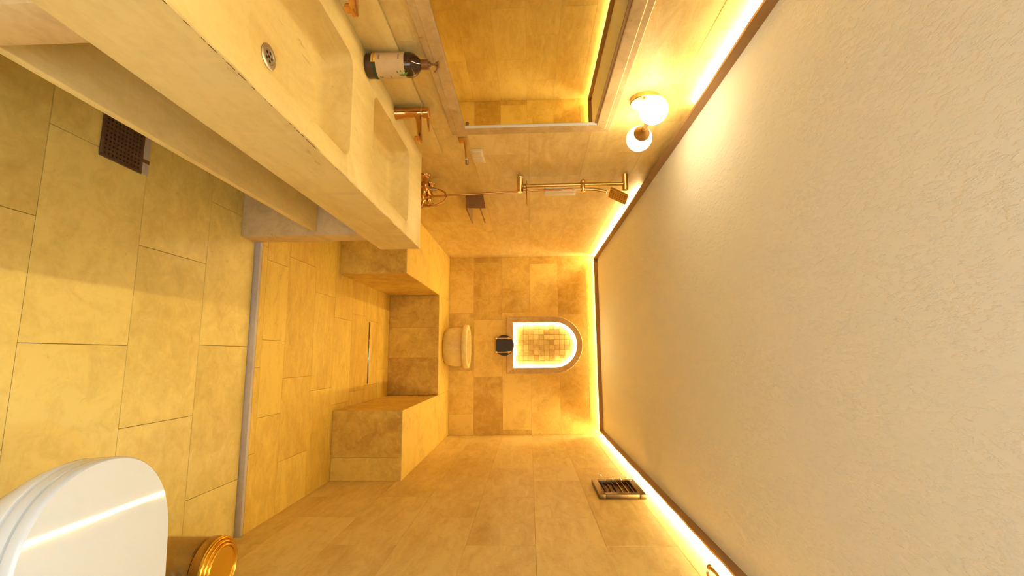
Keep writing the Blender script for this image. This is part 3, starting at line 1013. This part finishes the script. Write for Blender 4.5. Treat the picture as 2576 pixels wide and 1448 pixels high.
# ------------------------------------------------------------------ taps below the niche
TX, TY, TZ = -0.120, YB - 0.031, 1.208
tp = thing('wall_tap', (TX, YB, TZ), 'black iron wall tap plate with two brass taps under the niche', 'tap')
pts = []
for i in range(40):
    a = 2 * pi * i / 40
    x, z = 0.120 * math.cos(a), 0.116 * math.sin(a)
    z = max(z, -0.100)
    pts.append((TX + x, z + TZ))
MB().rings([[(x, YB - 0.001, z) for x, z in pts], [(x, YB - 0.034, z) for x, z in pts],
            [(TX + (x - TX) * .93, YB - 0.046, TZ + (z - TZ) * .93) for x, z in pts]]).build('plate', M['black'], tp)
MB().lathe((TX, YB - 0.045, TZ + 0.015), [(0.026, 0), (0.026, 0.004), (0.020, 0.006), (0.018, 0.002), (0.0001, 0.002)], axis=(0, -1, 0), n=28).build('boss', M['black'], tp)
for s in (-1, 1):
    x = TX + s * 0.080
    MB().tube([(x - s * 0.006, YB - 0.062, TZ + 0.082), (x - s * 0.004, YB - 0.072, TZ + 0.05), (x, YB - 0.075, TZ), (x, YB - 0.078, TZ - 0.075)], [0.009, 0.0105, 0.0065, 0.007], 14).build('tap_lever', M['brass'], tp)
    MB().sphere((x, YB - 0.080, TZ - 0.092), 0.0165, 20, 12).build('tap_ball', M['brass'], tp)
    MB().lathe((x, YB - 0.034, TZ + 0.055), [(0.017, 0), (0.013, 0.02), (0.011, 0.038)], axis=(0, -1, 0), n=18).build('tap_neck', M['brass'], tp)

# ------------------------------------------------------------------ carved stone basin on the bench
ku = thing('hammam_basin', (-0.106, 5.155, ZB), 'round carved travertine wash basin standing on the bench', 'basin')
o = MB().lathe((-0.106, 5.155, ZB), [(0.175, 0), (0.188, 0.008), (0.208, 0.06), (0.217, 0.11), (0.216, 0.16), (0.206, 0.205), (0.200, 0.216)], n=48).build('body', M['slab'], ku)
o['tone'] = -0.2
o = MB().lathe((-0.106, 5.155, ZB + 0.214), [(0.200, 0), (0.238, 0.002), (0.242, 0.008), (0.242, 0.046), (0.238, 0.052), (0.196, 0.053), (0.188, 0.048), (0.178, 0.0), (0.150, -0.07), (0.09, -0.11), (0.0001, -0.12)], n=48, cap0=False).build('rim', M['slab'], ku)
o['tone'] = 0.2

# ------------------------------------------------------------------ vent on the other wall
vy0, vy1, vz0, vz1 = 3.042, 3.402, 1.922, 2.216
ve = thing('wall_vent', (XR, 3.22, 2.07), 'bronze framed louvred vent high on the wall by the ceiling', 'vent')
VP = 0.030
vf = MB()
vw = 0.042
for (y0, y1, z0, z1) in ((vy0, vy1, vz0, vz0 + vw), (vy0, vy1, vz1 - vw, vz1), (vy0, vy0 + vw, vz0 + vw, vz1 - vw), (vy1 - vw, vy1, vz0 + vw, vz1 - vw)):
    rbox(XR - VP, XR, y0, y1, z0, z1).build('frame', M['ventmetal'], ve, bevel=0.004)
rbox(XR - 0.004, XR - 0.0005, vy0 + vw, vy1 - vw, vz0 + vw, vz1 - vw).build('back_box', M['bronze'], ve)
for k in range(6):
    z = vz0 + vw + 0.018 + k * 0.0345
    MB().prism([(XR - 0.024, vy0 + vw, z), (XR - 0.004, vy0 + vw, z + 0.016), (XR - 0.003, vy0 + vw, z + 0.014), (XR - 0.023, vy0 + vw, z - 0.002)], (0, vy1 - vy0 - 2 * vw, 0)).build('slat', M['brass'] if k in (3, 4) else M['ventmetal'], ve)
random.seed(3)
fv, ff = [], []
nx, ny = 18, 5
for i in range(nx + 1):
    for j in range(ny + 1):
        fv.append((XR - VP - 0.006 - random.uniform(0, 0.018) - 0.01 * math.sin(i * 1.3), vy1 - 0.07 + 0.085 * j / ny + random.uniform(-0.008, 0.008), vz0 + 0.05 + (vz1 - vz0 - 0.08) * i / nx))
for i in range(nx):
    for j in range(ny):
        k = i * (ny + 1) + j
        ff.append((k, k + 1, k + ny + 2, k + ny + 1))
MB().add(fv, ff).build('plastic_film', M['film'], ve, label='crumpled clear protective film', smooth=False)

# brass robe hook near the picture edge
rh = thing('robe_hook', (XR, 1.95, 2.2), 'small brass robe hook under the ceiling, cut by the picture edge', 'hook')
rbox(XR - 0.008, XR, 1.885, 1.955, 2.165, 2.235).build('plate', M['brass'], rh, bevel=0.002)
MB().tube([(XR - 0.006, 1.925, 2.215), (XR - 0.03, 1.935, 2.222), (XR - 0.048, 1.955, 2.212), (XR - 0.052, 1.985, 2.205)], [0.007, 0.0065, 0.0065, 0.007], 12).build('arm', M['brass'], rh)
MB().lathe((XR - 0.052, 1.985, 2.205), [(0.008, 0), (0.011, 0.006), (0.011, 0.014), (0.0001, 0.016)], axis=(0, 1, -0.1), n=20).build('tip', M['brass'], rh)
MB().tube([(XR - 0.006, 1.925, 2.185), (XR - 0.03, 1.940, 2.180), (XR - 0.045, 1.965, 2.184)], [0.006, 0.006, 0.006], 12).build('arm', M['brass'], rh)

# ------------------------------------------------------------------ floor grate under the vanity
gr = thing('floor_grate', (-0.795, 1.556, 0), 'dark perforated metal floor grate under the basin counter', 'floor drain')
gx0, gx1, gy0, gy1 = -0.890, -0.712, 1.470, 1.645
rbox(gx0, gx1, gy0, gy1, 0.0002, 0.0012).build('pit', M['dark'], gr, smooth=False)
gm = MB()
nh = 10
cs = (gx1 - gx0 - 0.02) / nh
cy_ = (gy1 - gy0 - 0.02) / nh
for i in range(nh):
    for j in range(nh):
        cx, cy = gx0 + 0.01 + (i + .5) * cs, gy0 + 0.01 + (j + .5) * cy_
        ring = [(cx + 0.0042 * math.cos(2 * pi * k / 8 + pi / 8), cy + 0.0042 * math.sin(2 * pi * k / 8 + pi / 8), 0.005) for k in range(8)]
        hx_, hy_ = cs / 2, cy_ / 2
        sq = [(cx + hx_, cy + hy_ * .41, 0.005), (cx + hx_ * .41, cy + hy_, 0.005), (cx - hx_ * .41, cy + hy_, 0.005), (cx - hx_, cy + hy_ * .41, 0.005),
              (cx - hx_, cy - hy_ * .41, 0.005), (cx - hx_ * .41, cy - hy_, 0.005), (cx + hx_ * .41, cy - hy_, 0.005), (cx + hx_, cy - hy_ * .41, 0.005)]
        corners = [(cx + hx_, cy + hy_, 0.005), (cx - hx_, cy + hy_, 0.005), (cx - hx_, cy - hy_, 0.005), (cx + hx_, cy - hy_, 0.005)]
        low = [(p[0], p[1], 0.0012) for p in ring]
        v = ring + sq + corners + low
        f = [(k, (k + 1) % 8, 8 + (k + 1) % 8, 8 + k) for k in range(8)] + [(k, (k + 1) % 8, 20 + (k + 1) % 8, 20 + k) for k in range(8)]
        f += [(8, 9, 16), (10, 11, 17), (12, 13, 18), (14, 15, 19)]
        gm.add(v, f)
gm.build('plate', M['grate'], gr)
for (x0, x1, y0, y1) in ((gx0, gx0 + 0.01, gy0, gy1), (gx1 - 0.01, gx1, gy0, gy1), (gx0 + 0.01, gx1 - 0.01, gy0, gy0 + 0.01), (gx0 + 0.01, gx1 - 0.01, gy1 - 0.01, gy1)):
    rbox(x0, x1, y0, y1, 0.0005, 0.0056).build('frame', M['grate'], gr, bevel=0.001)
rbox(gx0, gx1 - 0.004, gy1, gy1 + 0.032, 0.0002, 0.0016).build('mortar_patch', M['riser'], gr)
rbox(gx1 - 0.065, gx1 - 0.050, gy1, gy1 + 0.034, 0.0012, 0.0024).build('mortar_seam', M['bronze'], gr)

# ------------------------------------------------------------------ wall-hung toilet
to = thing('wall_toilet', (0.6, 1.19, 0), 'white wall-hung toilet with a closed flat lid', 'toilet')
TCY = 1.188


def dshape(tip, hw, z, back=0.845, xw=None, n=18, e=2.2, slope=0.0):
    xw = tip + 0.25 if xw is None else xw
    pts = []
    for i in range(2 * n + 1):
        a = pi / 2 * (i / n - 1)            # -90..90 deg around the tip
        ca, sa = math.cos(a), math.sin(a)
        x = xw - (xw - tip) * abs(ca) ** (2 / e)
        y = TCY + hw * math.copysign(abs(sa) ** (2 / e), sa)
        pts.append((x, y, z))
    pts += [(back, TCY + hw * 0.985, z), (back, TCY - hw * 0.985, z)]
    return [(x, y, q + (x - 0.45) * slope) for x, y, q in pts]


HW = 0.214
LS = 0.045
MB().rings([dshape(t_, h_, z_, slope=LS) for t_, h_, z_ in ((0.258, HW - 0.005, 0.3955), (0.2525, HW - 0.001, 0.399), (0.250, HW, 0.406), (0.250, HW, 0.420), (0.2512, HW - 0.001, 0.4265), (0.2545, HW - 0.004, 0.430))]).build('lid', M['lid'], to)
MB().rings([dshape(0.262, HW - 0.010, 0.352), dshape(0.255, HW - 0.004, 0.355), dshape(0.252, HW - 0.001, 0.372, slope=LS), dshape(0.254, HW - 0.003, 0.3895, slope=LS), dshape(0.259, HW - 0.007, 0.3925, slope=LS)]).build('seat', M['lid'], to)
bk_ = XR - 0.001
MB().rings([dshape(0.52, 0.100, 0.075, bk_), dshape(0.45, 0.125, 0.085, bk_), dshape(0.385, 0.150, 0.13, bk_), dshape(0.315, 0.184, 0.22, bk_), dshape(0.268, 0.206, 0.30, bk_),
            dshape(0.254, HW - 0.003, 0.335, bk_), dshape(0.254, HW - 0.003, 0.345, bk_), dshape(0.260, HW - 0.008, 0.350, bk_)]).build('bowl', M['ceramic'], to)
for s in (-1, 1):
    MB().cyl((0.842, TCY + s * 0.075 - 0.02, 0.40), (0.842, TCY + s * 0.075 + 0.02, 0.40), 0.011).build('hinge', M['chrome'], to)

# ------------------------------------------------------------------ pedal bin
bxc, byc, bh = 0.770, 1.795, 0.352
bi = thing('waste_bin', (bxc, byc, 0), 'round gold waste bin with a ringed lid behind the toilet', 'waste bin')
MB().lathe((bxc, byc, 0), [(0.100, 0), (0.104, 0.004), (0.104, 0.288), (0.102, 0.291)], n=56).build('body', M['binbody'], bi)
MB().lathe((bxc, byc, 0.289), [(0.1035, 0), (0.1035, 0.005)], n=56).build('rubber_gap', M['dark'], bi)
li = MB().lathe((bxc, byc, 0.294), [(0.107, 0), (0.1085, 0.003), (0.1085, 0.030), (0.1065, 0.036)], n=56).build('lid_band', M['binbody'], bi)
pr_ = [(0.1085, 0.0), (0.1085, 0.004)]
for k, (ro, base) in enumerate(((0.1075, 0.004), (0.0960, 0.011), (0.0845, 0.018))):
    for i in range(7):
        a = pi * i / 6
        pr_.append((ro - 0.0048 + 0.0048 * math.cos(a), base + 0.0075 * math.sin(a)))
    pr_.append((ro - 0.0105, base))
pr_ += [(0.0735, 0.0205), (0.072, 0.0185), (0.0001, 0.0185)]
MB().lathe((bxc, byc, 0.329), pr_, n=72).build('lid_rings', M['goldlid'], bi)
random.seed(9)
rg = []
for j, z in enumerate((0.02, 0.08, 0.14, 0.19, 0.23, 0.26, 0.284)):
    rg.append([(bxc + (0.1055 + random.uniform(0, 0.004)) * math.cos(2 * pi * i / 40 + 0.1 * j), byc + (0.1055 + random.uniform(0, 0.004)) * math.sin(2 * pi * i / 40 + 0.1 * j), z) for i in range(40)])
MB().rings(rg, False, False).build('plastic_film', M['film'], bi, label='clear protective film around the bin', smooth=False)
MB().prism([(bxc - 0.02, byc - 0.10, 0.008), (bxc + 0.02, byc - 0.10, 0.008), (bxc + 0.015, byc - 0.135, 0.008), (bxc - 0.015, byc - 0.135, 0.008)], (0, 0, 0.008)).build('pedal', M['binbody'], bi, bevel=0.002)

# ------------------------------------------------------------------ cool white fill spot, added out of view to light the toilet
dlx, dly = 0.56, 0.40
dl = thing('added_fill_spot', (dlx, dly, ZC), 'added unseen cool white spot fixture that brightens the toilet', 'added fill light')
MB().lathe((dlx, dly, ZC), [(0.055, 0), (0.055, -0.004), (0.042, -0.006), (0.040, -0.002), (0.0395, 0)], n=36, cap0=False, cap1=False).build('ring', M['white'], dl)
MB().lathe((dlx, dly, ZC - 0.0025), [(0.0395, 0), (0.0395, 0.002)], n=32).build('lens', M['white'], dl)
sp_l = bpy.data.lights.new('fill_spot_beam', 'SPOT')
sp_l.energy = 30.0
sp_l.color = (0.66, 0.85, 1.0)
sp_l.spot_size = math.radians(40)
sp_l.spot_blend = 1.0
sp_l.shadow_soft_size = 0.035
so = bpy.data.objects.new('fill_spot_beam', sp_l)
so.location = (0, 0, -0.012)
so.rotation_euler = (math.radians(22), 0, 0)
so.parent = dl
col.objects.link(so)
